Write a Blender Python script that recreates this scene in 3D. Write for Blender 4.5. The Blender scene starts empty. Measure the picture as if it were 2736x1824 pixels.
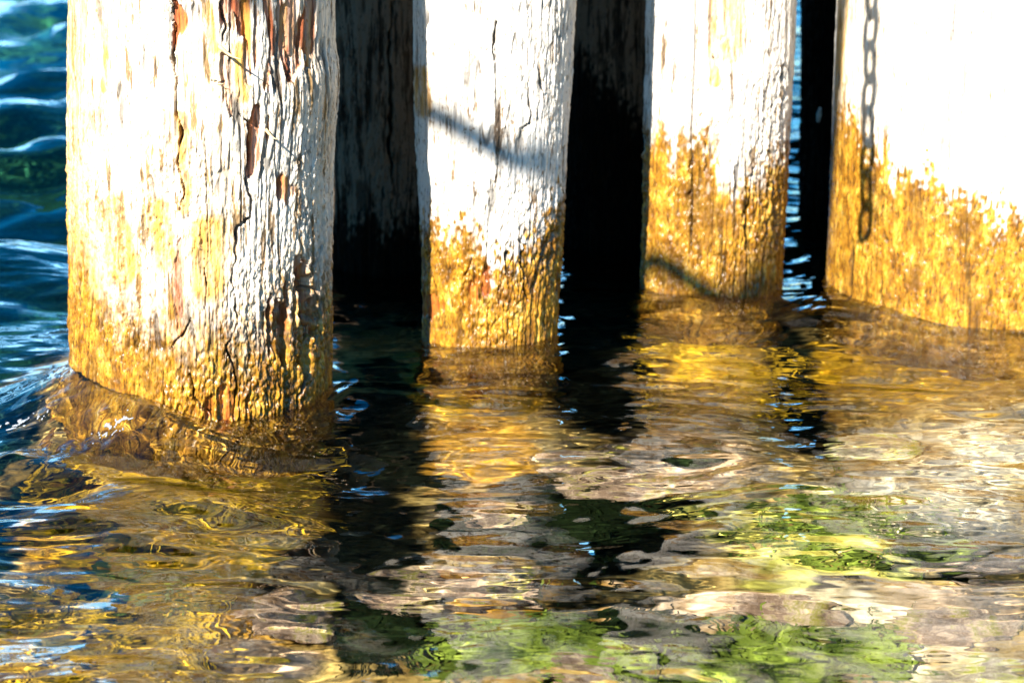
import bpy, bmesh, math, random
import numpy as np
from mathutils import Vector
random.seed(7); rng = np.random.default_rng(7)
sc = bpy.context.scene; COL = sc.collection
R = math.radians

# ------------------------------------------------------------------ camera
CAM_H, PITCH, FPX = 1.2, R(18.0), 5500.0          # focal length in pixels of the 2736 px wide photograph
cam = bpy.data.cameras.new('camera'); cam_o = bpy.data.objects.new('camera', cam); COL.objects.link(cam_o)
cam_o.location = (0, 0, CAM_H); cam_o.rotation_euler = (R(90) - PITCH, 0, 0)
cam.sensor_width = 36; cam.lens = 36 * FPX / 2736; cam.clip_end = 3000
cam.dof.use_dof = True; cam.dof.focus_distance = 3.15; cam.dof.aperture_fstop = 5.0
sc.camera = cam_o
# ------------------------------------------------------------------ sky, sun, exposure
SUN_AZ, SUN_EL = R(28), R(36)                     # sun behind the camera, to its left
sc.world = bpy.data.worlds.new('World'); sc.world.use_nodes = True
wn = sc.world.node_tree; bg = wn.nodes['Background']
sky = wn.nodes.new('ShaderNodeTexSky'); sky.sky_type = 'NISHITA'; sky.sun_disc = False
sky.sun_elevation = SUN_EL; sky.sun_rotation = math.pi + SUN_AZ
sky.air_density = 1.0; sky.dust_density = 0.0; sky.ozone_density = 4.0
hs = wn.nodes.new('ShaderNodeHueSaturation'); hs.inputs['Saturation'].default_value = 2.0
wn.links.new(sky.outputs[0], hs.inputs['Color']); 
tcw = wn.nodes.new('ShaderNodeTexCoord'); mpw = wn.nodes.new('ShaderNodeMapping'); mpw.inputs['Scale'].default_value = (3, 3, 9)
cn = wn.nodes.new('ShaderNodeTexNoise'); cn.inputs['Scale'].default_value = 1.3; cn.inputs['Detail'].default_value = 5
cr = wn.nodes.new('ShaderNodeValToRGB'); cr.color_ramp.elements[0].position = .47; cr.color_ramp.elements[1].position = .66
sx = wn.nodes.new('ShaderNodeSeparateXYZ'); hz = wn.nodes.new('ShaderNodeMapRange'); hz.inputs[1].default_value = .36; hz.inputs[2].default_value = .14
cm = wn.nodes.new('ShaderNodeMath'); cm.operation = 'MULTIPLY'
cx_ = wn.nodes.new('ShaderNodeMix'); cx_.data_type = 'RGBA'; cx_.inputs[7].default_value = (9, 19, 29, 1)  # bright cloud bank added low ahead for the water to reflect
L = wn.links.new
L(tcw.outputs['Generated'], mpw.inputs[0]); L(mpw.outputs[0], cn.inputs['Vector']); L(cn.outputs[0], cr.inputs[0])
L(tcw.outputs['Generated'], sx.inputs[0]); L(sx.outputs[2], hz.inputs[0]); L(cr.outputs[0], cm.inputs[0]); L(hz.outputs[0], cm.inputs[1])
fy = wn.nodes.new('ShaderNodeMapRange'); fy.inputs[1].default_value = .1; fy.inputs[2].default_value = .6; cm2 = wn.nodes.new('ShaderNodeMath'); cm2.operation = 'MULTIPLY'
L(sx.outputs[1], fy.inputs[0]); L(cm.outputs[0], cm2.inputs[0]); L(fy.outputs[0], cm2.inputs[1])
L(cm2.outputs[0], cx_.inputs[0]); L(hs.outputs[0], cx_.inputs[6]); L(cx_.outputs[2], bg.inputs[0])
bg.inputs[1].default_value = 0.065
sun = bpy.data.lights.new('sun', 'SUN'); sun.energy = 5.0; sun.angle = R(0.5); sun.color = (1, 0.95, 0.86)
sun_o = bpy.data.objects.new('sun', sun); COL.objects.link(sun_o); sun_o.location = (-3, -5, 6)
TO_SUN = Vector((-math.sin(SUN_AZ)*math.cos(SUN_EL), -math.cos(SUN_AZ)*math.cos(SUN_EL), math.sin(SUN_EL)))
sun_o.rotation_euler = (-TO_SUN).to_track_quat('-Z', 'Y').to_euler()
sun.cycles.is_caustics_light = True
sc.view_settings.view_transform = 'Standard'; sc.view_settings.look = 'None'
sc.view_settings.exposure = 2.0; sc.view_settings.gamma = 1; sc.view_settings.use_curve_mapping = False
cy = sc.cycles
cy.max_bounces = 10; cy.transmission_bounces = 8; cy.glossy_bounces = 4; cy.diffuse_bounces = 3
cy.caustics_refractive = True; cy.caustics_reflective = False; cy.blur_glossy = 0.3
cy.use_denoising = True; cy.sample_clamp_indirect = 6.0

# ------------------------------------------------------------------ helpers
CP, SP = math.cos(PITCH), math.sin(PITCH)
def ray(px, py):
    a, b = (px-1368)/FPX, (912-py)/FPX
    return np.array([a, CP + b*SP, -SP + b*CP])
def on_plane_y(px, py, Y):
    d = ray(px, py); return d*(Y/d[1]) + np.array([0, 0, CAM_H])
def on_water(px, py, z=0.0):
    d = ray(px, py); t = (z-CAM_H)/d[2]; return d*t + np.array([0, 0, CAM_H])
def on_bed(px, py, z):
    p = on_water(px, py); d = ray(px, py); d = d/np.linalg.norm(d)
    h = d[:2]/1.333; dz = -math.sqrt(1-h@h)
    return np.array([p[0]+h[0]*z/dz, p[1]+h[1]*z/dz, z])
def project(P):
    x, y, z = P[:, 0], P[:, 1], P[:, 2]-CAM_H
    f = y*CP - z*SP; u = y*SP + z*CP
    return 1368 + FPX*x/f, 912 - FPX*u/f
def _hash(ix, iy, iz, seed):
    h = (ix.astype(np.uint32)*np.uint32(374761393)) ^ (iy.astype(np.uint32)*np.uint32(668265263)) ^ (iz.astype(np.uint32)*np.uint32(2147483647 % 4294967291)) ^ np.uint32(seed*1274126177 % 4294967296)
    h = (h ^ (h >> np.uint32(13)))*np.uint32(1274126177)
    h = (h ^ (h >> np.uint32(16)))*np.uint32(2246822519)
    return (h ^ (h >> np.uint32(15))).astype(np.float64)/4294967295.0
def vnoise(x, y, z, seed=0):                      # smooth value noise, -1..1
    xi, yi, zi = np.floor(x), np.floor(y), np.floor(z)
    fx, fy, fz = x-xi, y-yi, z-zi
    q = lambda t: t*t*t*(t*(t*6-15)+10)
    fx, fy, fz = q(fx), q(fy), q(fz)
    xi, yi, zi = (k.astype(np.int64) & 0xffffffff for k in (xi, yi, zi))
    r = 0
    for dx in (0, 1):
        for dy in (0, 1):
            for dz in (0, 1):
                w = (fx if dx else 1-fx)*(fy if dy else 1-fy)*(fz if dz else 1-fz)
                r = r + w*_hash((xi+dx) & 0xffffffff, (yi+dy) & 0xffffffff, (zi+dz) & 0xffffffff, seed)
    return r*2-1
def fbm(x, y, z, seed=0, o=4, g=0.5):
    s, a = 0, 1.0
    for i in range(o):
        s = s + a*vnoise(x, y, z, seed+i*17); x, y, z, a = x*2.03, y*2.03, z*2.03, a*g
    return s
def perlin(x, y, seed=0):                         # 2D gradient noise
    xi, yi = np.floor(x), np.floor(y); fx, fy = x-xi, y-yi
    q = lambda t: t*t*t*(t*(t*6-15)+10)
    u, v = q(fx), q(fy); xi = xi.astype(np.int64); yi = yi.astype(np.int64)
    def g(dx, dy):
        a = 2*np.pi*_hash((xi+dx) & 0xffffffff, (yi+dy) & 0xffffffff, np.zeros_like(xi), seed)
        return np.cos(a)*(fx-dx) + np.sin(a)*(fy-dy)
    return (g(0, 0)*(1-u)+g(1, 0)*u)*(1-v) + (g(0, 1)*(1-u)+g(1, 1)*u)*v
sstep = lambda a, b, x: (lambda t: t*t*(3-2*t))(np.clip((x-a)/(b-a), 0, 1))

def mesh_np(name, V, F, mat, attrs=None, smooth=True, parent=None):
    me = bpy.data.meshes.new(name); n = len(V); m, k = F.shape
    me.vertices.add(n); me.vertices.foreach_set('co', np.ascontiguousarray(V, dtype=np.float32).ravel())
    me.loops.add(m*k); me.loops.foreach_set('vertex_index', np.ascontiguousarray(F, dtype=np.int32).ravel())
    me.polygons.add(m); me.polygons.foreach_set('loop_start', np.arange(0, m*k, k, dtype=np.int32))
    me.update(calc_edges=True); me.validate()
    me.polygons.foreach_set('use_smooth', np.full(len(me.polygons), smooth))
    for an, av in (attrs or {}).items():
        if av.ndim == 1:
            a = me.attributes.new(an, 'FLOAT', 'POINT'); a.data.foreach_set('value', av.astype(np.float32))
        else:
            a = me.attributes.new(an, 'FLOAT_COLOR', 'POINT')
            a.data.foreach_set('color', np.concatenate([av, np.ones((n, 1))], 1).astype(np.float32).ravel())
    o = bpy.data.objects.new(name, me); COL.objects.link(o); me.materials.append(mat)
    if parent: o.parent = parent
    return o
def grid_faces(nu, nv, wrap=False):
    i = np.arange(nu if wrap else nu-1); j = np.arange(nv-1)
    I, J = np.meshgrid(i, j); I2 = (I+1) % nu
    return np.stack([J*nu+I, J*nu+I2, (J+1)*nu+I2, (J+1)*nu+I], -1).reshape(-1, 4)
def tag(o, label=None, cat=None, group=None, kind=None):
    for k, v in (('label', label), ('category', cat), ('group', group), ('kind', kind)):
        if v: o[k] = v
    return o
def tube(name, pts, rad, mat, n=10, parent=None, closed=False, taper=None):
    P = np.array(pts, float); m = len(P); V = []
    T = np.gradient(P, axis=0) if not closed else (np.roll(P, -1, 0)-np.roll(P, 1, 0))
    T /= np.linalg.norm(T, axis=1)[:, None]
    up = np.array([0.13, 0.31, 0.94])
    for i in range(m):
        a = np.cross(T[i], up); a /= np.linalg.norm(a); b = np.cross(a, T[i])
        r = rad*(taper[i] if taper is not None else 1)
        for k in range(n):
            th = 2*np.pi*k/n; V.append(P[i] + r*(math.cos(th)*a + math.sin(th)*b))
    F = grid_faces(n, m, True)
    if closed:
        i = np.arange(n); j = (i+1) % n; o = (m-1)*n
        F = np.concatenate([F, np.stack([o+i, o+j, j, i], -1)])
    return mesh_np(name, np.array(V), F, mat, parent=parent)

# ------------------------------------------------------------------ materials
class NT:
    def __init__(s, name):
        s.m = bpy.data.materials.new(name); s.m.use_nodes = True; s.t = s.m.node_tree
        s.b = s.t.nodes['Principled BSDF']; s.out = s.t.nodes['Material Output']
    def n(s, t, **kw):
        x = s.t.nodes.new(t)
        for k, v in kw.items(): setattr(x, k, v)
        return x
    def l(s, a, b): s.t.links.new(a, b)
    def attr(s, name): return s.n('ShaderNodeAttribute', attribute_name=name)
    def noise(s, scale, detail=4, rough=0.6, stretch=(1, 1, 1)):
        tc = s.n('ShaderNodeTexCoord'); mp = s.n('ShaderNodeMapping'); mp.inputs['Scale'].default_value = stretch
        x = s.n('ShaderNodeTexNoise'); x.inputs['Scale'].default_value = scale
        x.inputs['Detail'].default_value = detail; x.inputs['Roughness'].default_value = rough
        s.l(tc.outputs['Object'], mp.inputs[0]); s.l(mp.outputs[0], x.inputs['Vector']); return x.outputs[0]
    def ramp(s, fac, stops):
        x = s.n('ShaderNodeValToRGB'); e = x.color_ramp.elements
        while len(e) < len(stops): e.new(0.5)
        for k, (p, c) in zip(e, stops): k.position = p; k.color = (*c, 1) if len(c) == 3 else c
        s.l(fac, x.inputs[0]); return x.outputs[0]
    def mix(s, fac, a, b, mode='MIX'):
        x = s.n('ShaderNodeMix', data_type='RGBA', blend_type=mode)
        for sock, v in ((x.inputs[0], fac), (x.inputs[6], a), (x.inputs[7], b)):
            if hasattr(v, 'is_output'): s.l(v, sock)
            else: sock.default_value = v if not isinstance(v, tuple) else (*v, 1)
        return x.outputs[2]
    def math(s, op, a, b=0.0):
        x = s.n('ShaderNodeMath', operation=op)
        for sock, v in ((x.inputs[0], a), (x.inputs[1], b)):
            if hasattr(v, 'is_output'): s.l(v, sock)
            else: sock.default_value = v
        return x.outputs[0]
    def bump(s, h, dist, strength=1.0):
        x = s.n('ShaderNodeBump'); x.inputs['Distance'].default_value = dist; x.inputs['Strength'].default_value = strength
        s.l(h, x.inputs['Height']); s.l(x.outputs[0], s.b.inputs['Normal'])

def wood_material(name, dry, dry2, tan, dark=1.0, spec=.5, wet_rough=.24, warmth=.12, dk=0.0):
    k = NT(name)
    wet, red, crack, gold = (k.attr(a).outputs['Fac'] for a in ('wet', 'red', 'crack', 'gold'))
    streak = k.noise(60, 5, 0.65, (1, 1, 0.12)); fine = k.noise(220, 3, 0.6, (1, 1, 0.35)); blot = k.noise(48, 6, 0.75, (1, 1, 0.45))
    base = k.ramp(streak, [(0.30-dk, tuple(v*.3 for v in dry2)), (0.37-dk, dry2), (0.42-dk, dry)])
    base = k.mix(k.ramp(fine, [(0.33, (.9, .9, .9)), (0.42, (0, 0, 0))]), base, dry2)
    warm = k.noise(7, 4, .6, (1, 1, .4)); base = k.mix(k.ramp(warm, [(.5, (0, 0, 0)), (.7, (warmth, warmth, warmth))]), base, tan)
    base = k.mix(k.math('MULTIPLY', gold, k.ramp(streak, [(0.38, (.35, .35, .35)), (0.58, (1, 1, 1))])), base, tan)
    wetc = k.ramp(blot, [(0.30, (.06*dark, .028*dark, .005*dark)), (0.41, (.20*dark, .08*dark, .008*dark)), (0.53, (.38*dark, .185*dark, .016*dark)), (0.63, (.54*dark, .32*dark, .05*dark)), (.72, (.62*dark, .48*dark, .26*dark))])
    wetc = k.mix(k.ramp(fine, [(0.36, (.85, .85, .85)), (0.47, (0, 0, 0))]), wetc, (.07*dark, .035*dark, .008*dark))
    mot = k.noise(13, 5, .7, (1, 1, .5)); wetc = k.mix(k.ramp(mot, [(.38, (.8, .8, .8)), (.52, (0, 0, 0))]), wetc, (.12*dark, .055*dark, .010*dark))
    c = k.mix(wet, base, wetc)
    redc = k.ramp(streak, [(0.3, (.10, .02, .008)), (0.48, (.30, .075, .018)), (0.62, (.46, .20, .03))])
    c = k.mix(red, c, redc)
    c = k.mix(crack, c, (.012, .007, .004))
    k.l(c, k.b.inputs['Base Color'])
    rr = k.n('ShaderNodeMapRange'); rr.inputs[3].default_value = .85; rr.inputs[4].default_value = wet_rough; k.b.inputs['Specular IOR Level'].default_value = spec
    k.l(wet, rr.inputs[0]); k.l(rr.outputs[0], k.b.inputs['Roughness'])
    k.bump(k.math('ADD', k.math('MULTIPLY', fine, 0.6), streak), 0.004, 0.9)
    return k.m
M_wood = wood_material('weathered_wood', (.62, .57, .50), (.20, .13, .07), (.46, .24, .05))
M_first = wood_material('split_wood', (.60, .54, .45), (.22, .14, .07), (.50, .27, .05), warmth=.4, dk=-.03)
M_broad = wood_material('bleached_wood', (.66, .62, .56), (.26, .18, .10), (.50, .30, .08), warmth=.05, dk=.05)
M_back = wood_material('shaded_wood', (.13, .09, .06), (.03, .02, .013), (.13, .07, .03), 0.01, .06, .8, .3, -.06)  # shade on the rear piles put into a near-black wood colour

def plain(name, col, rough, metal=0.0, nscale=40, var=0.5, bump=0.002):
    k = NT(name); f = k.noise(nscale, 5, 0.6)
    k.l(k.ramp(f, [(0.3, tuple(c*(1-var) for c in col)), (0.7, col)]), k.b.inputs['Base Color'])
    k.b.inputs['Roughness'].default_value = rough; k.b.inputs['Metallic'].default_value = metal
    k.bump(f, bump); return k.m
M_iron = plain('rusty_iron', (.16, .07, .035), .7, .4, 200)
M_rope = plain('rope_fibre', (.3, .24, .15), .9, 0, 150)
M_deck = plain('deck_timber', (.035, .028, .022), .95, 0, 14)
M_splinter = plain('splinter_wood', (.55, .4, .2), .8, 0, 90)
M_fleck = plain('sun_fleck', (.6, .6, .58), .7, 0, 60)

# water
k = NT('clear_water'); k.b.inputs['Base Color'].default_value = (.93, .97, .92, 1)
k.b.inputs['Roughness'].default_value = 0.0; k.b.inputs['IOR'].default_value = 1.333; k.b.inputs['Transmission Weight'].default_value = 1.0
n1 = k.noise(24, 0.8, .4, (.6, 1.15, 1)); n2 = k.noise(11, 1, .45, (.65, 1.1, 1)); n3 = k.noise(80, 0, .4, (.5, 1.2, 1))
pm = k.ramp(k.noise(3.5, 2, .5, (.6, 1.2, 1)), [(.38, (.25, .25, .25)), (.62, (1, 1, 1))])
k.bump(k.math('ADD', k.math('MULTIPLY', k.math('ADD', n1, k.math('MULTIPLY', n3, .13)), pm), k.math('MULTIPLY', n2, 2.0)), .0085, 1.0)
k.l(k.attr('ripple').outputs['Fac'], [x for x in k.t.nodes if x.bl_idname == 'ShaderNodeBump'][0].inputs['Strength'])
M_water = k.m
k = NT('foam_bubble'); k.b.inputs['Base Color'].default_value = (.5, .52, .54, 1); k.b.inputs['Roughness'].default_value = .15
k.b.inputs['Transmission Weight'].default_value = .65; k.b.inputs['IOR'].default_value = 1.3
M_foam = k.m
# seabed: colour comes from the zone attribute (stone, sand, algae, painted pile reflections and shade), broken up by pebbles
k = NT('seabed_gravel'); zone = k.attr('zone').outputs['Color']
tc = k.n('ShaderNodeTexCoord'); vo = k.n('ShaderNodeTexVoronoi'); vo.inputs['Scale'].default_value = 26
k.l(tc.outputs['Object'], vo.inputs['Vector'])
peb = k.ramp(vo.outputs['Distance'], [(0.25, (1.15, 1.15, 1.15)), (0.62, (.55, .5, .4))])
vc = k.n('ShaderNodeSeparateColor'); k.l(vo.outputs['Color'], vc.inputs[0])
c = k.mix(0.8, zone, peb, 'MULTIPLY')
c = k.mix(1.0, c, k.ramp(vc.outputs[0], [(0, (.65, .6, .55)), (.6, (1.05, 1.05, 1.05)), (1, (1.3, 1.25, 1.15))]), 'MULTIPLY')
nz = k.noise(70, 5, .65)
c = k.mix(1.0, c, k.ramp(nz, [(.3, (.65, .65, .6)), (.6, (1.2, 1.2, 1.2))]), 'MULTIPLY')
k.l(c, k.b.inputs['Base Color']); k.b.inputs['Roughness'].default_value = .8; k.b.inputs['Specular IOR Level'].default_value = .04   # under water
M_bed = k.m
def stone_mat(name, a, b, algae, amt):
    k = NT(name); f = k.noise(30, 7, .75); g = k.noise(26, 6, .75)
    c = k.ramp(f, [(.38, tuple(v*.6 for v in b)), (.47, b), (.6, a)])
    c = k.mix(k.ramp(g, [(.62-amt, (0, 0, 0)), (.72-amt, (1, 1, 1))]), c, algae)
    k.l(c, k.b.inputs['Base Color']); k.b.inputs['Roughness'].default_value = .75; k.b.inputs['Specular IOR Level'].default_value = .04; k.bump(f, .006); return k.m
M_pink = stone_mat('pale_pink_stone', (.54, .38, .25), (.22, .14, .09), (.26, .22, .04), .1)
M_cream = stone_mat('cream_stone', (.66, .54, .36), (.30, .23, .14), (.36, .34, .06), .12)
M_green = stone_mat('algae_stone', (.16, .20, .04), (.025, .04, .01), (.28, .33, .05), .10)
M_gold = stone_mat('golden_stone', (.74, .44, .04), (.34, .18, .02), (.5, .36, .04), .1)
M_dark = stone_mat('dark_weed_stone', (.025, .035, .012), (.006, .009, .004), (.012, .022, .006), .1)

# ------------------------------------------------------------------ piles
SUNW = np.array(TO_SUN)
def seg_dist(px, py, pts):
    d = np.full(px.shape, 1e9); tt = np.zeros(px.shape); n = len(pts)-1
    for i in range(n):
        (ax, ay), (bx, by) = pts[i][:2], pts[i+1][:2]
        ex, ey = bx-ax, by-ay; t = np.clip(((px-ax)*ex+(py-ay)*ey)/(ex*ex+ey*ey+1e-9), 0, 1)
        q = np.hypot(px-ax-t*ex, py-ay-t*ey); m = q < d; d[m] = q[m]; tt[m] = (i+t[m])/n
    return d, tt
def make_pile(name, Y, edges, tide, mat, nth, dz, cracks=(), reds=(), golds=(), rough=1.0, seed=1, tide_soft=.03, ztop=1.85, graze_edge=0.0, dense=0.62):
    zs, cx, rr = [], [], []
    for py, xl, xr in edges:
        a, b = on_plane_y(xl, py, Y), on_plane_y(xr, py, Y)
        zs.append(a[2]); cx.append((a[0]+b[0])/2); rr.append((b[0]-a[0])/2)
    o = np.argsort(zs); zs, cx, rr = np.array(zs)[o], np.array(cx)[o], np.array(rr)[o]
    z = np.concatenate([np.linspace(-.75, -.16, 40)[:-1], np.arange(-.16, .84, dz), np.linspace(.84, ztop, 60)])
    Cx = np.interp(z, zs, cx); Rr = np.interp(z, zs, rr); Rr = np.where(z < zs[0], rr[0]*(1+.05*(zs[0]-z)), Rr)
    u = np.linspace(0, 1, nth, endpoint=False)
    nf = int(nth*dense); th = np.concatenate([np.linspace(-1.75, 1.75, nf, endpoint=False), np.linspace(1.75, 2*np.pi-1.75, nth-nf, endpoint=False)])
    TH, Z = np.meshgrid(th, z); RR = np.repeat(Rr[:, None], nth, 1)
    # angle 0 faces the camera; outward = (sin, -cos)
    sx, sy = np.sin(TH).ravel(), -np.cos(TH).ravel(); zf = Z.ravel(); rf = RR.ravel(); cxf = np.repeat(Cx[:, None], nth, 1).ravel()
    X0, Y0 = sx*rf, sy*rf
    base = np.stack([cxf+X0, Y+Y0, zf], 1)
    px, py = project(base); front = (sy < 0.05)
    wx = X0 + .008*vnoise(X0*9, Y0*9, zf*2.2, seed+90); wy = Y0 + .008*vnoise(X0*9, Y0*9, zf*2.2, seed+91)
    fib = fbm(wx*150, wy*150, zf*6, seed, 3, .6); fib2 = fbm(wx*320, wy*320, zf*38, seed+3, 2, .6)
    crum = fbm(wx*210, wy*210, zf*90, seed+5, 3, .7)*(.3+.7*(1-sstep(.34, .6, zf)))         # crumbling surface
    cg = sstep(-.35, .3, vnoise(X0*11, Y0*11, zf*5, seed+7))
    big = fbm(wx*9, wy*9, zf*1.6, seed+9, 4, .5)
    fis = lambda fl, fz, w, g1, g2, sd: (1-sstep(w*.3, w, np.abs(vnoise(wx*fl, wy*fl, zf*fz, seed+sd))))*sstep(-.1, .3, vnoise(X0*g1, Y0*g1, zf*g2, seed+sd+3))
    ck, ck2, ck3 = fis(34, 1.0, .055, 16, 5, 21), fis(84, 3.4, .11, 26, 12, 27), fis(190, 15, .24, 36, 20, 33)
    crack = np.maximum.reduce([.95*ck, .8*ck2, .6*ck3])
    disp = rough*(.0014*fib + .0010*fib2 + (.0009+.0017*cg)*np.clip(crum, -1.4, 1.0) + .0022*big - .006*ck - .0030*ck2 - .0019*ck3)
    red = np.zeros_like(disp); gold = np.zeros_like(disp); jag = .75 + .55*vnoise(X0*120, Y0*120, zf*40, seed+51)
    jx = px + 8*vnoise(X0*40, Y0*40, zf*22, seed+61) + 5*vnoise(X0*90, Y0*90, zf*60, seed+63); jy = py
    for pts, w, depth in cracks:
        d, t = seg_dist(jx, jy, pts); w_ = w*.72*jag*(1-.7*np.abs(2*t-1))
        m = (1-sstep(w_*.45, w_*1.1, d))*front; disp -= m*depth; crack = np.maximum(crack, m)
    for pts, w, depth in reds:
        d, t = seg_dist(jx, jy, pts); w_ = 1.5*w*(1 + .8*vnoise(X0*150, Y0*150, zf*5, seed+71))*(1.15-.7*np.abs(2*t-1)**2)
        m = (1-sstep(w_*.75, w_*1.05, d))*front; disp -= m*depth - m*.002*fib; red = np.maximum(red, m*np.clip(.75+.5*vnoise(X0*110, Y0*110, zf*12, seed+75), 0, 1)); crack = crack*(1-.7*m)
        disp += m*rough*(-.5)*.0018*np.clip(crum, -1.4, .9)
    for pts, w in golds:
        d, t = seg_dist(jx, jy, pts); m = (1-sstep(w*.5, w*1.1, d))*front; gold = np.maximum(gold, m)
    # tide mark: height as a function of photo column, ragged with the fibres
    tx = np.array([t[0] for t in tide], float); tz = np.array([on_plane_y(t[0], t[1], Y-rr.mean()*.8)[2] for t in tide])
    edge = np.interp(px, tx, tz) + .022*vnoise(wx*45, wy*45, zf*6, seed+81) + .03*vnoise(wx*130, wy*130, zf*9, seed+82) + .022*vnoise(wx*22, wy*22, zf*8, seed+83) + .05*vnoise(wx*190, wy*190, zf*110, seed+84)
    edge = np.where(front, edge, tz.mean()+.03*vnoise(wx*30, wy*30, zf*6, seed+81))
    wet = 1-sstep(edge-tide_soft, edge+tide_soft, zf)
    if graze_edge:
        gold = np.maximum(gold, graze_edge*sstep(.35, .95, -sx)*front)  # left edge yellowed as by grazing sun, put into the colour
    crack = np.clip(crack, 0, 1)
    disp *= 1 + .35*wet
    rf2 = rf + disp
    V = np.stack([cxf + sx*rf2, Y + sy*rf2, zf], 1)
    F = grid_faces(nth, len(z), True)
    o = mesh_np(name, V, F, mat, dict(wet=wet, red=np.clip(red, 0, 1), crack=crack*.9, gold=np.clip(gold, 0, 1)))
    # closed top
    o.cycles.is_caustics_receiver = True
    return o

P1 = make_pile('timber_pile', 3.46, [(0, 189, 894), (115, 188, 893), (180, 188, 905), (230, 188, 905), (344, 188, 895), (459, 191, 889), (536, 191, 888), (689, 194, 884), (918, 196, 884), (1071, 198, 881)],
    [(180, 640), (300, 745), (430, 800), (560, 830), (650, 850), (760, 790), (900, 760)], M_first, 860, .0024,
    cracks=[([(457, 0), (462, 60), (475, 115), (465, 165), (472, 260), (478, 360), (484, 470), (489, 560)], 9, .022),
            ([(640, 305), (664, 325), (673, 360), (672, 430), (665, 480), (678, 560), (668, 585), (640, 605), (634, 690), (622, 750), (632, 850)], 10, .024),
            ([(590, 0), (600, 70), (604, 110)], 7, .015), ([(795, 690), (808, 735), (812, 800), (806, 900)], 14, .03), ([(860, 650), (835, 740), (835, 860), (820, 960)], 8, .02),
            ([(510, 850), (480, 900), (450, 930)], 5, .012), ([(630, 860), (610, 930), (628, 1010), (632, 1120)], 6, .014), ([(545, 690), (555, 760), (548, 830)], 5, .01),
            ([(500, 1000), (520, 1060), (560, 1110)], 6, .012), ([(820, 900), (810, 1000), (790, 1100)], 8, .016), ([(770, 90), (776, 160), (772, 230)], 6, .012),
            ([(560, 210), (585, 222), (604, 218)], 3, .006), ([(650, 0), (655, 40)], 5, .012)],
    reds=[([(610, -20), (640, 40), (655, 90)], 26, .007), ([(600, 150), (612, 230), (620, 310)], 11, .007), ([(690, 290), (690, 340), (682, 420), (680, 470)], 15, .012),
          ([(700, -20), (720, 40), (735, 140), (712, 240)], 13, .004), ([(780, -20), (778, 60), (785, 130), (780, 210)], 15, .006), ([(755, 0), (760, 70), (765, 140)], 9, .004),
          ([(470, 0), (478, 60), (476, 130)], 10, .010), ([(818, 690), (822, 800), (824, 880)], 9, .014), ([(745, 800), (750, 880), (760, 970)], 24, .010), ([(725, 790), (720, 880)], 8, .006),
          ([(590, 1045), (598, 1090), (608, 1130)], 30, .006), ([(760, 470), (770, 540)], 14, .003), ([(480, 640), (470, 760), (478, 900)], 9, .003), ([(806, 690), (812, 790), (818, 900), (812, 1000)], 17, .012), ([(765, 760), (770, 850), (766, 960)], 14, .008), ([(828, -20), (822, 70), (815, 190)], 11, .006), ([(660, -20), (668, 90), (664, 220)], 12, .005)],
    golds=[([(480, 310), (492, 420), (498, 560)], 20), ([(560, 20), (575, 130)], 20), ([(640, 130), (650, 260)], 22), ([(275, 60), (282, 150), (280, 240)], 14), ([(560, 620), (560, 760)], 60), ([(300, 560), (330, 720)], 60), ([(420, 560), (440, 700)], 40)],
    seed=3, tide_soft=.11, graze_edge=.9)
tag(P1, 'thickest foreground wooden pile with split bark, red gouges and a splash on its left', 'pile', 'weathered piles standing in the water')
P2 = make_pile('timber_pile', 3.76, [(0, 1104, 1539), (176, 1107, 1528), (291, 1110, 1520), (459, 1116, 1511), (566, 1121, 1506), (689, 1129, 1499), (918, 1133, 1486)],
    [(1100, 610), (1190, 590), (1290, 660), (1370, 680), (1440, 600), (1490, 545)], M_wood, 620, .0028,
    cracks=[([(1325, 60), (1312, 100), (1316, 160)], 6, .012), ([(1400, 600), (1390, 690), (1402, 800)], 9, .016), ([(1360, 640), (1350, 760)], 6, .012), ([(1250, 690), (1230, 780)], 5, .01), ([(1410, 220), (1425, 330), (1395, 345)], 6, .012), ([(1440, 180), (1450, 260)], 6, .014)],
    reds=[([(1145, 790), (1150, 850)], 18, .004), ([(1260, 760), (1270, 830)], 12, .004), ([(1300, 720), (1300, 790)], 12, .003)], golds=[([(1120, 200), (1130, 290)], 30)], seed=13, tide_soft=.028)
tag(P2, 'narrow pale pile, second from the splash, crossed by a diagonal rope shadow', 'pile', 'weathered piles standing in the water')
P3 = make_pile('timber_pile', 4.08, [(0, 1729, 2126), (191, 1726, 2118), (319, 1722, 2110), (383, 1721, 2105), (510, 1719, 2099), (702, 1714, 2089), (800, 1712, 2082)],
    [(1720, 360), (1800, 385), (1880, 360), (1950, 520), (2000, 470), (2080, 420)], M_wood, 600, .0028,
    cracks=[([(1850, 400), (1845, 500), (1840, 600)], 5, .01), ([(1890, 380), (1885, 480)], 4, .008), ([(2010, 450), (2000, 560), (1990, 640)], 9, .014), ([(1908, 150), (1915, 165)], 6, .012)],
    golds=[([(1910, 0), (1905, 220)], 20), ([(1960, 0), (1960, 140)], 40)], seed=23, tide_soft=.045)
tag(P3, 'pale pile between the dark gap and the blue sliver of open water', 'pile', 'weathered piles standing in the water')
P4 = make_pile('timber_pile', 4.08, [(0, 2239, 3010), (191, 2233, 3004), (408, 2226, 2994), (574, 2220, 2986), (721, 2213, 2980), (860, 2208, 2975)],
    [(2220, 330), (2270, 330), (2330, 430), (2400, 470), (2480, 440), (2560, 480), (2620, 530), (2740, 540)], M_broad, 620, .003,
    cracks=[], golds=[([(2245, 0), (2240, 340)], 22)], rough=.6, seed=33, tide_soft=.022, graze_edge=.5)
tag(P4, 'broad sunlit pile at the right edge with the shadow of a chain on it', 'pile', 'weathered piles standing in the water')
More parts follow.
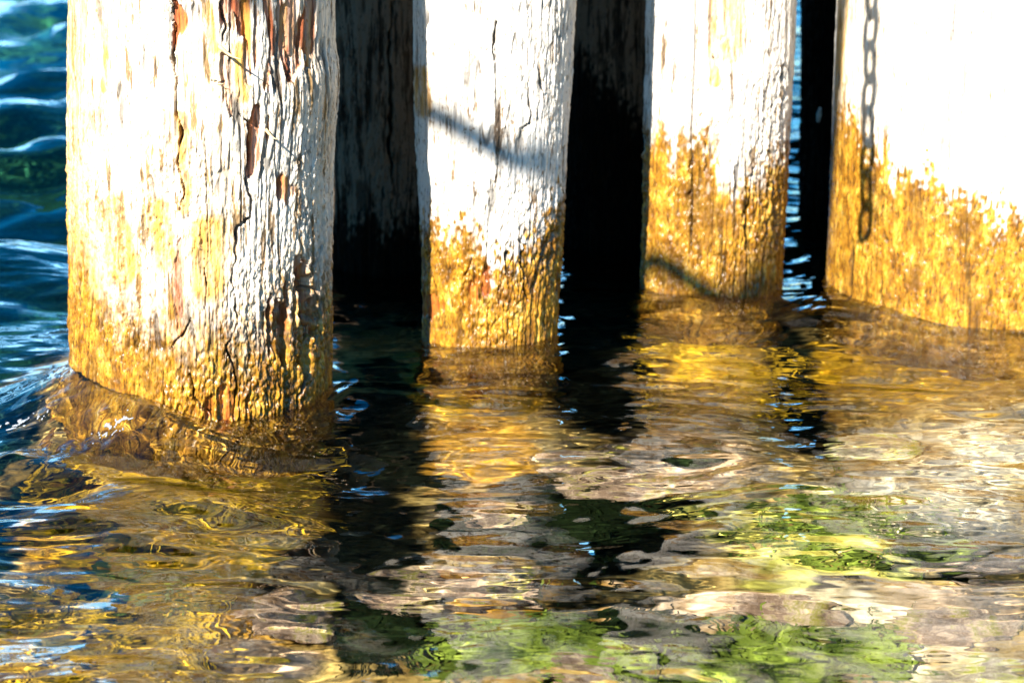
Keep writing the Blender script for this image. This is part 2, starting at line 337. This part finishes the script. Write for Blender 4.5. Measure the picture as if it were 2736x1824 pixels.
PA = make_pile('shaded_pile', 4.28, [(0, 860, 1190), (500, 868, 1190), (950, 875, 1185)], [(860, 560), (1180, 600)], M_back, 300, .005,
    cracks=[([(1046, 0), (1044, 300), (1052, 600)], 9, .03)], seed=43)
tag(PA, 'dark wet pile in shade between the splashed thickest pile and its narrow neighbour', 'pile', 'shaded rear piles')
PB = make_pile('shaded_pile', 4.5, [(0, 1500, 1800), (500, 1500, 1800), (900, 1490, 1790)], [(1480, 100), (1600, 190), (1720, 320), (1800, 350)], M_back, 300, .005, seed=53)
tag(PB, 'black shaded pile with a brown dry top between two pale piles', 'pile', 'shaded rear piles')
PC = make_pile('shaded_pile', 4.72, [(0, 2140, 2380), (500, 2140, 2380), (900, 2138, 2376)], [(2130, -100), (2380, -100)], M_back, 260, .005, seed=63)
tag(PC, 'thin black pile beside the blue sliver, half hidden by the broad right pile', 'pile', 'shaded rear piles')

# splinters on pile 1
def splinter(a, b, r, Y, out):
    A = on_plane_y(*a, Y); B = on_plane_y(*b, Y-out)
    pts = [A + (B-A)*t + np.array([0, 0, -.004*math.sin(t*3.1)]) for t in np.linspace(-.15, 1, 8)]
    return tube('splinter', pts, r, M_splinter, 6, P1, taper=np.linspace(1.2, .1, 8))
splinter((590, 128), (645, 158), .0035, 3.245, .035); splinter((565, 215), (600, 222), .0022, 3.245, .012); splinter((715, 352), (745, 372), .0025, 3.27, .015)

# ------------------------------------------------------------------ deck added overhead for shade, with the chain and rope that throw shadows
deck = bpy.data.objects.new('shade_deck', None); COL.objects.link(deck); deck.location = (0, 4, 1.9)
tag(deck, 'unseen dark timber deck added over the piles to shade them and block sky from the water', 'shading deck')
def box(name, lo, hi, mat, parent, bev=.006):
    bm = bmesh.new(); bmesh.ops.create_cube(bm, size=1)
    for v in bm.verts: v.co = Vector([(lo[i]+hi[i])/2 + v.co[i]*(hi[i]-lo[i]) for i in range(3)]) - parent.location
    bmesh.ops.bevel(bm, geom=bm.edges[:], offset=bev, segments=2, affect='EDGES')
    me = bpy.data.meshes.new(name); bm.to_mesh(me); bm.free(); o = bpy.data.objects.new(name, me); COL.objects.link(o); me.materials.append(mat); o.parent = parent
    return o
box('beam', (-.9, 3.3, 1.84), (2.6, 3.6, 2.06), M_deck, deck); box('beam', (-.9, 4.2, 1.84), (2.6, 4.5, 2.06), M_deck, deck)
for q in range(3): box('beam', (-.9, 6.2+q*2.4, 1.84), (5.6, 6.5+q*2.4, 2.06), M_deck, deck)
for i in range(42):
    y = 2.85 + i*.235; box('plank', (-1.0, y, 2.065), (5.7, y+.229, 2.115), M_deck, deck)

def shadow_src(px, py, Y, s):                      # the point s metres sunwards of a spot on a pile's face
    p = on_plane_y(px, py, Y); f = math.cos(SUN_EL); return p + SUNW*(s/f)
# chain
top = shadow_src(2284, -66, 3.84, .78); bot = shadow_src(2272, 580, 3.84, .78)
chain = bpy.data.objects.new('iron_chain', None); COL.objects.link(chain); chain.location = (bot[0], bot[1], bot[2])
tag(chain, 'rusty iron chain hanging from the deck edge, its shadow on the broad right pile', 'chain')
pitch = (top[2]-bot[2])/7.25; zz = bot[2]+pitch*.62; i = 0
def link_mesh():
    L, W = pitch*.62 - .004, .0175; pts = []
    for t in np.linspace(0, 2*np.pi, 28, endpoint=False):
        c, s = math.cos(t), math.sin(t)
        pts.append((W*np.sign(c)*abs(c)**.8, 0, (L-W)*np.sign(s)*(abs(s)**.35) + W*s))
    return pts
lp = link_mesh(); first = None
while zz < 2.07:
    if first is None: o = first = tube('chain_link', lp, 0.0070, M_iron, 8, chain, closed=True)
    else: o = first.copy(); COL.objects.link(o); o.parent = chain
    tt = (zz-bot[2])/(top[2]-bot[2])
    o.location = ((top[0]-bot[0])*tt, (top[1]-bot[1])*tt, zz-bot[2])
    o.rotation_euler = (0, 0, -SUN_AZ + R(42) + (R(84) if i % 2 else 0)); zz += pitch; i += 1
# rope
S = 3.9
rp = [tuple(shadow_src(*a, S)) for a in ((470, -420, 3.26), (590, -180, 3.26), (700, 30, 3.28), (860, 150, 3.5), (1110, 285, 3.70), (1390, 450, 3.63), (1720, 665, 4.0), (1970, 850, 3.95))]
e = np.array(rp[-1]); rp += [tuple(shadow_src(2060, 690, 3.95, S*.9)), tuple(shadow_src(2150, 330, 3.95, S*.62)), (.03, 2.83, 2.09)]
rp = np.array(rp)
tt = np.linspace(0, len(rp)-1, 90); pts = np.stack([np.interp(tt, range(len(rp)), rp[:, i]) for i in range(3)], 1)
for _ in range(6): pts[1:-1] = (pts[:-2]+2*pts[1:-1]+pts[2:])/4
tag(tube('mooring_rope', pts, .024, M_rope, 10), 'slack tan mooring rope slung in front of the piles, throwing the diagonal shadow', 'rope')
# sunlit spot on the black pile, made as a pale fleck
c = on_plane_y(2188, 308, 4.63)
tube('sun_fleck', [c+np.array([.002, 0, .018]), c, c+np.array([-.001, 0, -.016])], .006, M_fleck, 7, PC, taper=[.5, 1, .6])

# ------------------------------------------------------------------ water
def axis(core, step, lo, hi, growth=1.09):
    a, b = core; mid = list(np.arange(a, b, step)); up, dn = [], []
    s, v = step, b
    while v < hi: up.append(v); s *= growth; v += s
    s, v = step, a
    while v > lo: s *= growth; v -= s; dn.append(v)
    return np.array(dn[::-1]+mid+up)
def wave(x, y):
    h = np.zeros_like(x)
    wx = x + .10*perlin(x*1.7, y*1.7, 5) + .03*perlin(x*5, y*5, 6); wy = y + .10*perlin(x*1.7, y*1.7, 7) + .03*perlin(x*5, y*5, 8)
    far = sstep(3.4, 6, y)*.8 + 1; lf = sstep(-.75, -1.0, x)*sstep(3.5, 4.6, y)
    # choppy waves running roughly towards the camera, longer sideways than deep
    for f, a, sd in ((1.3, .030, 1), (2.7, .017, 2), (5.5, .0108, 3), (11, .0044, 4), (23, .0005, 11)):
        c, s = math.cos(.35*math.sin(sd*2.3)), math.sin(.35*math.sin(sd*2.3))
        u, v = c*wx - s*wy, s*wx + c*wy
        n = perlin(u*f*.62, v*f*1.15, 100+sd)
        h += (far*(1+2.1*lf) if f < 6 else far*(1-.65*lf))*a*(n if f > 6 else (n - .35*np.abs(n)))
    patch = sstep(-.1, .35, perlin(wx*2.2, wy*2.2, 31))
    h += patch*.0007*np.sin(2*np.pi*(wy*22 + 2.5*perlin(wx*3, wy*3, 33)))
    # water piled up against the left of the first pile and the bow wave it sheds
    g = lambda cx, cy, sx, sy, rot=0: np.exp(-(((x-cx)*math.cos(rot)+(y-cy)*math.sin(rot))/sx)**2 - ((-(x-cx)*math.sin(rot)+(y-cy)*math.cos(rot))/sy)**2)
    h += .088*g(-.70, 3.40, .15, .14) + .05*g(-.60, 3.20, .13, .07, -.6) - .035*g(-.80, 2.98, .22, .07) - .02*g(-.42, 3.08, .12, .05)
    # diagonal shed wave, from left of the pile down to the right
    ax, ay = -.86, 3.13; bx, by = -.22, 2.72; L = math.hypot(bx-ax, by-ay); ex, ey = (bx-ax)/L, (by-ay)/L
    t = (x-ax)*ex + (y-ay)*ey; d = -(x-ax)*ey + (y-ay)*ex
    h += .022*np.exp(-(d/.055)**2)*sstep(-.05, .12, t)*(1-sstep(L-.3, L+.1, t))
    h += .010*np.exp(-((d+.13)/.05)**2)*sstep(-.05, .12, t)*(1-sstep(L-.3, L+.1, t))
    # broken water of the splash
    sp = np.maximum(g(-.70, 3.15, .16, .10), g(-.72, 3.35, .12, .1))
    h += sp*(.012*perlin(wx*16, wy*16, 51) + .006*perlin(wx*34, wy*34, 52) + .0022*perlin(wx*80, wy*80, 53))
    # waves left of the first pile whose backs turn to the open sky
    for px_, py_, sy_ in ((20, 1195, .05), (40, 1390, .06), (30, 1530, .06)):
        c_ = on_water(px_, py_); d_ = (y-c_[1])/sy_
        h += -.14*sy_*d_*np.exp(-d_*d_)*np.exp(-((x-c_[0])/.06)**2)*(.8+.5*perlin(x*14, y*22, 55))
    # mound against the right-hand pile, wave behind the first pile
    h += .045*g(.62, 3.83, .12, .12) + .03*g(.35, 3.9, .12, .1)
    # ring ripples off the piles
    for cx, cyy, r in ((-.51, 3.46, .22), (-.03, 3.76, .145), (.41, 4.08, .15), (.93, 4.08, .28)):
        q = np.hypot(x-cx, y-cyy)-r; h += .0011*np.sin(2*np.pi*q/.03 + 9*perlin(x*6, y*6, 41))*np.exp(-np.clip(q, 0, 9)/.09)*sstep(-.2, .3, perlin(x*9, y*9, 43))
    return h
xs = axis((-1.05, 1.15), .0046, -400, 400, 1.10); ys = axis((2.1, 4.6), .0058, -60, 900, 1.06)
X, Yg = np.meshgrid(xs, ys); H = wave(X, Yg)
fade = np.exp(-np.clip(np.abs(X)-3, 0, None)/6)*np.exp(-np.clip(Yg-11, 0, None)/10)
V = np.stack([X.ravel(), Yg.ravel(), (H*fade).ravel()], 1)
water = mesh_np('water', V, grid_faces(len(xs), len(ys)), M_water, dict(ripple=(1-.6*sstep(-.75, -1.0, X)*sstep(3.5, 4.6, Yg)).ravel())); tag(water, kind='structure')
water.cycles.is_caustics_caster = True
def water_z(x, y): return float(wave(np.array([x]), np.array([y]))[0])

# ------------------------------------------------------------------ seabed
BED = -.27
xs = axis((-1.5, 1.7), .012, -400, 400, 1.15); ys = axis((2.2, 5.6), .012, -60, 900, 1.12)
X, Yg = np.meshgrid(xs, ys); x, y = X.ravel(), Yg.ravel()
pebb = np.abs(perlin(x*11, y*11, 201)); z = BED + .05*perlin(x*1.3, y*1.3, 202) + .03*perlin(x*4, y*4, 203) + .035*pebb
z -= .9*sstep(-.75, -1.6, x)*sstep(3.2, 4.2, y) + .5*sstep(4.4, 7, y) + 1.0*sstep(7, 20, y)
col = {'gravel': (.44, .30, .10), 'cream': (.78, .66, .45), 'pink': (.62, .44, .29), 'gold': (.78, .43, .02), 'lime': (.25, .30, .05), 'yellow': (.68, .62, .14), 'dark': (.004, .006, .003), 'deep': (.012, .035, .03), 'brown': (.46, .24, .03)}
zones = [('brown', 450, 1350, 460, 200), ('gold', 420, 1260, 320, 140), ('gold', 1270, 1040, 200, 110), ('gold', 1880, 960, 200, 130), ('gold', 130, 1740, 300, 150), ('gold', 300, 1560, 240, 60), ('gold', 560, 1460, 270, 70),  # gold and brown near piles: their sunlit reflections put into the bed colour
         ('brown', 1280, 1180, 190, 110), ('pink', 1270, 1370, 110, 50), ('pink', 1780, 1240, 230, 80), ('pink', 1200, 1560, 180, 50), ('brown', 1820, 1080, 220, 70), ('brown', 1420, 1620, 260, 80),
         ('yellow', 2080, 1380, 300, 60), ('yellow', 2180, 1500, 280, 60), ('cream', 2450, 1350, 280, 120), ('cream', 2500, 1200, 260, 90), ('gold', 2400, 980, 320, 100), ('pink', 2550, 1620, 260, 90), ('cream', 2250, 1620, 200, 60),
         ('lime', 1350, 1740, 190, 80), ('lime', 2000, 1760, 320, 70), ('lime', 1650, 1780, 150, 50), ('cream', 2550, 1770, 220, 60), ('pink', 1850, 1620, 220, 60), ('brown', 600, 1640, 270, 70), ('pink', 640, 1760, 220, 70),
         ('dark', 995, 1200, 165, 290), ('dark', 1000, 1420, 175, 140), ('dark', 950, 1560, 85, 120), ('dark', 945, 1730, 75, 90), ('dark', 1590, 1000, 175, 240), ('dark', 1470, 1390, 330, 100), ('dark', 1590, 1500, 230, 60), ('dark', 1440, 1290, 130, 60), ('dark', 1290, 1440, 190, 38), ('dark', 1660, 1440, 200, 60), ('dark', 1560, 1590, 190, 26), ('dark', 1130, 1270, 110, 40), ('dark', 820, 1500, 120, 30), ('dark', 620, 1400, 130, 18), ('dark', 330, 1440, 110, 18),  # dark bands: black reflections of the shaded gaps as bed colour, with dark weed
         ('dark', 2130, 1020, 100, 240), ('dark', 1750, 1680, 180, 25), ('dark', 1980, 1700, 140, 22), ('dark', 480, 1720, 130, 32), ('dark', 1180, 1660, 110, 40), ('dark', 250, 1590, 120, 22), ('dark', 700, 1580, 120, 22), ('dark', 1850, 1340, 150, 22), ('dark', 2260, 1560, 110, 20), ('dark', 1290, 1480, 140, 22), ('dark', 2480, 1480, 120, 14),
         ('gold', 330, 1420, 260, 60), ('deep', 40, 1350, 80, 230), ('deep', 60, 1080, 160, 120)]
Cc = np.tile(np.array(col['gravel']), (len(x), 1))
n1 = perlin(x*6, y*6, 211)*.6 + perlin(x*15, y*15, 212)*.45
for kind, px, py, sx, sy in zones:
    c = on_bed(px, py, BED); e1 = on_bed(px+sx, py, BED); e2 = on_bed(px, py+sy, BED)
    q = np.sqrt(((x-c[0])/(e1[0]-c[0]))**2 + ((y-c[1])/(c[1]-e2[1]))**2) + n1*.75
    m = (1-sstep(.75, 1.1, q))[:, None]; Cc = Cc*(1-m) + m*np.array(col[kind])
fr = sstep(3.75, 4.15, y + .15*n1)[:, None]; Cc = Cc*(1-fr) + fr*np.array([.006, .010, .006])  # shade behind the piles put into the far bed colour
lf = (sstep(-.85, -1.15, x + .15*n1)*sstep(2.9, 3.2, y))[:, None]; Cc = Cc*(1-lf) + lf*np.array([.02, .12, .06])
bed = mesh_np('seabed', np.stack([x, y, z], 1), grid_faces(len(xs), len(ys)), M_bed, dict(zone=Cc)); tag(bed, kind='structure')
bed.cycles.is_caustics_receiver = True
def bed_z(px, py):
    return BED

# ------------------------------------------------------------------ stones under the water
def stone(px, py, wpx, hpx, mat, label, seed, thick=.5):
    c = on_bed(px, py, BED+.04); e1 = on_bed(px+wpx, py, BED+.04); e2 = on_bed(px, py+hpx, BED+.04)
    rx, ry = abs(e1[0]-c[0]), abs(c[1]-e2[1])
    bm = bmesh.new(); bmesh.ops.create_icosphere(bm, subdivisions=5, radius=1); V = np.array([v.co[:] for v in bm.verts])
    F = np.array([[v.index for v in f.verts] for f in bm.faces]); bm.free()
    s = 1 + .22*fbm(V[:, 0]*1.4+seed, V[:, 1]*1.4, V[:, 2]*1.4, seed, 4, .5)
    V = V*s[:, None]; V[:, 2] = np.clip(V[:, 2], -.8, .62 + .06*vnoise(V[:, 0]*3, V[:, 1]*3, V[:, 2], seed))
    rz = min(.06, thick*min(rx, ry)); V = V*np.array([rx, ry, rz])
    o = mesh_np('seabed_stone', V, F, mat); o.location = (c[0], c[1], BED+.03); o.rotation_euler = (0, 0, .25*math.sin(seed*3.1))
    o.cycles.is_caustics_receiver = True
    return tag(o, label, 'stone', 'stones seen through the water')
for a in [(1080, 1590, 105, 45, M_pink, 'pale pink slab of stone at the foot of the black reflection', 1),
          (1290, 1545, 150, 32, M_pink, 'long low pinkish stone just right of the pink slab by the black reflection', 2),
          (390, 1745, 75, 26, M_pink, 'small grey pink oval stone ringed by dark water in the lower left', 3),
          (1700, 1285, 190, 34, M_pink, 'broad tan stone under the pale pile between the dark gap and blue sliver', 4),
          (1560, 1220, 120, 30, M_pink, 'brownish pink stone lapping the tip of the second dark reflection', 5),
          (2080, 1600, 140, 35, M_pink, 'orange pink stone below the thin blue squiggle of sky reflection', 6),
          (2360, 1190, 120, 55, M_cream, 'rounded cream stone in front of the broad right pile', 7),
          (2480, 1440, 130, 28, M_green, 'flat grey green stone in the yellow lit shallows on the right', 8),
          (2560, 1640, 190, 50, M_pink, 'large grey pink slab in the pale shallows on the right', 9),
          (2600, 1780, 190, 45, M_cream, 'pale cream boulder cut by the lower right corner', 10),
          (1550, 1780, 90, 38, M_pink, 'grey stone between two bright green weed patches at the bottom edge', 11),
          (1370, 1760, 150, 50, M_green, 'bright green algae covered rock at the middle of the bottom edge', 12),
          (2060, 1770, 220, 38, M_green, 'wide lime green algae covered rock left of the pale corner boulder', 13),
          (780, 1640, 120, 40, M_pink, 'pinkish grey stone left of the dark blue hollow', 14),
          (640, 1790, 110, 35, M_gold, 'yellowish stone at the bottom edge right of the small oval stone', 15),
          (1340, 1350, 100, 35, M_pink, 'mottled pinkish stone between the two black reflections', 16),
          (1830, 1200, 70, 22, M_dark, 'small dark weedy stone on the tan stone', 17),
          (300, 1560, 120, 32, M_green, 'olive weedy stone below the blue sky reflection on the left', 18),
          (90, 1700, 160, 60, M_gold, 'golden sunlit rock in the lower left corner', 19),
          (2700, 1500, 130, 30, M_pink, 'pinkish stone at the right edge above the large slab', 20)]:
    stone(*a)
# seaweed clumps: many thin blades lying over on the bottom
def weed_mat(name, a, b):
    k = NT(name); k.l(k.ramp(k.noise(11, 6, .75), [(.35, b), (.65, a)]), k.b.inputs['Base Color']); k.b.inputs['Roughness'].default_value = .9; k.b.inputs['Specular IOR Level'].default_value = .03; return k.m
M_lime = weed_mat('green_weed', (.22, .27, .035), (.010, .025, .005)); M_black = weed_mat('dark_weed', (.010, .018, .005), (.002, .003, .001)); M_olive = weed_mat('gold_weed_reflection', (.74, .43, .02), (.12, .07, .01))  # gold weed colour also carries the reflection of the sunlit piles
def weed(px, py, wpx, hpx, n, mat, label, seed):
    r = random.Random(seed); c = on_bed(px, py, BED); e1 = on_bed(px+wpx, py, BED); e2 = on_bed(px, py+hpx, BED); rx, ry = abs(e1[0]-c[0]), abs(c[1]-e2[1])
    V, F = [], []; lean = r.uniform(-.5, .5)
    for _ in range(n):
        x0, y0 = max(-1.1, min(1.1, r.gauss(0, .6)))*rx, max(-1.1, min(1.1, r.gauss(0, .65)))*ry; a = lean + r.gauss(0, .35); L = r.uniform(.04, .13); w = r.uniform(.002, .008); b = len(V); m = 6
        for i in range(m+1):
            t = i/m; aa = a + .9*t*math.sin(seed+x0*30); X_ = x0 + math.cos(aa)*L*t; Y_ = y0 + math.sin(aa)*L*t; Z_ = .045 + .03*math.sin(t*2.6)*L/.13 + r.uniform(-.012, .006)
            ww = w*(1-t*.8)
            V += [(X_+math.sin(aa)*ww, Y_-math.cos(aa)*ww, Z_), (X_-math.sin(aa)*ww, Y_+math.cos(aa)*ww, Z_+.002)]
            if i: F.append((b+2*i-2, b+2*i-1, b+2*i+1, b+2*i))
    o = mesh_np('seaweed', np.array(V), np.array(F), mat); o.location = (c[0], c[1], BED-.03); o.cycles.is_caustics_receiver = True
    tag(o, label, 'seaweed', 'seaweed clumps on the bottom')
for a in [(1340, 1740, 200, 80, 260, M_lime, 'bright green weed clump at the middle of the bottom edge', 1),
          (2040, 1750, 300, 60, 300, M_lime, 'wide lime green weed clump left of the pale corner boulder', 2),
          (1690, 1690, 130, 40, 230, M_black, 'black weed tuft between the two bright green clumps', 3),
          (1460, 1400, 260, 70, 420, M_black, 'largest black weed bed in the middle of the water', 4),
          (950, 1700, 50, 70, 200, M_black, 'black weed in the dark hollow near the bottom edge, left of centre', 5),
          (420, 1280, 300, 120, 600, M_olive, 'golden weed streaming in front of the thickest pile', 6),
          (200, 1700, 260, 120, 560, M_olive, 'golden weed in the lower left corner', 7),
          (2150, 1400, 220, 60, 140, M_lime, 'yellow green weed under the thin blue squiggle of sky reflection', 8),
          (1880, 1010, 180, 90, 260, M_olive, 'golden weed below the pale pile beside the blue sliver', 9),
          (330, 1570, 120, 32, 160, M_lime, 'pale green weed tuft below the blue sky reflections on the left', 10)]:
    weed(*a)
# lacy film of foam where the wave breaks on the first pile
st = .0022; gx, gy = np.meshgrid(np.arange(-1.0, -.5, st), np.arange(3.0, 3.4, st)); fx, fy_ = gx.ravel(), gy.ravel()
qd = np.minimum(np.hypot((fx+.65)/.075, (fy_-3.17)/.035), np.hypot((fx+.83)/.10, (fy_-3.26)/.03))
cell = np.abs(perlin(fx*60, fy_*45, 301)) + .5*np.abs(perlin(fx*140, fy_*110, 302))
fm = (cell < .2*(1.25-qd)) & (qd < 1.2)
fz_ = wave(fx, fy_) + .0012 + .0012*(1-np.clip(cell/.2, 0, 1))
F = grid_faces(gx.shape[1], gx.shape[0]); F = F[fm[F].all(1)]; used, inv = np.unique(F, return_inverse=True)
foam = mesh_np('foam', np.stack([fx, fy_, fz_], 1)[used], inv.reshape(F.shape), M_foam)
md = foam.modifiers.new('thickness', 'SOLIDIFY'); md.thickness = .0015; md.offset = 0
tag(foam, 'white lacy foam where the wave breaks against the thickest pile', 'foam', kind='stuff')
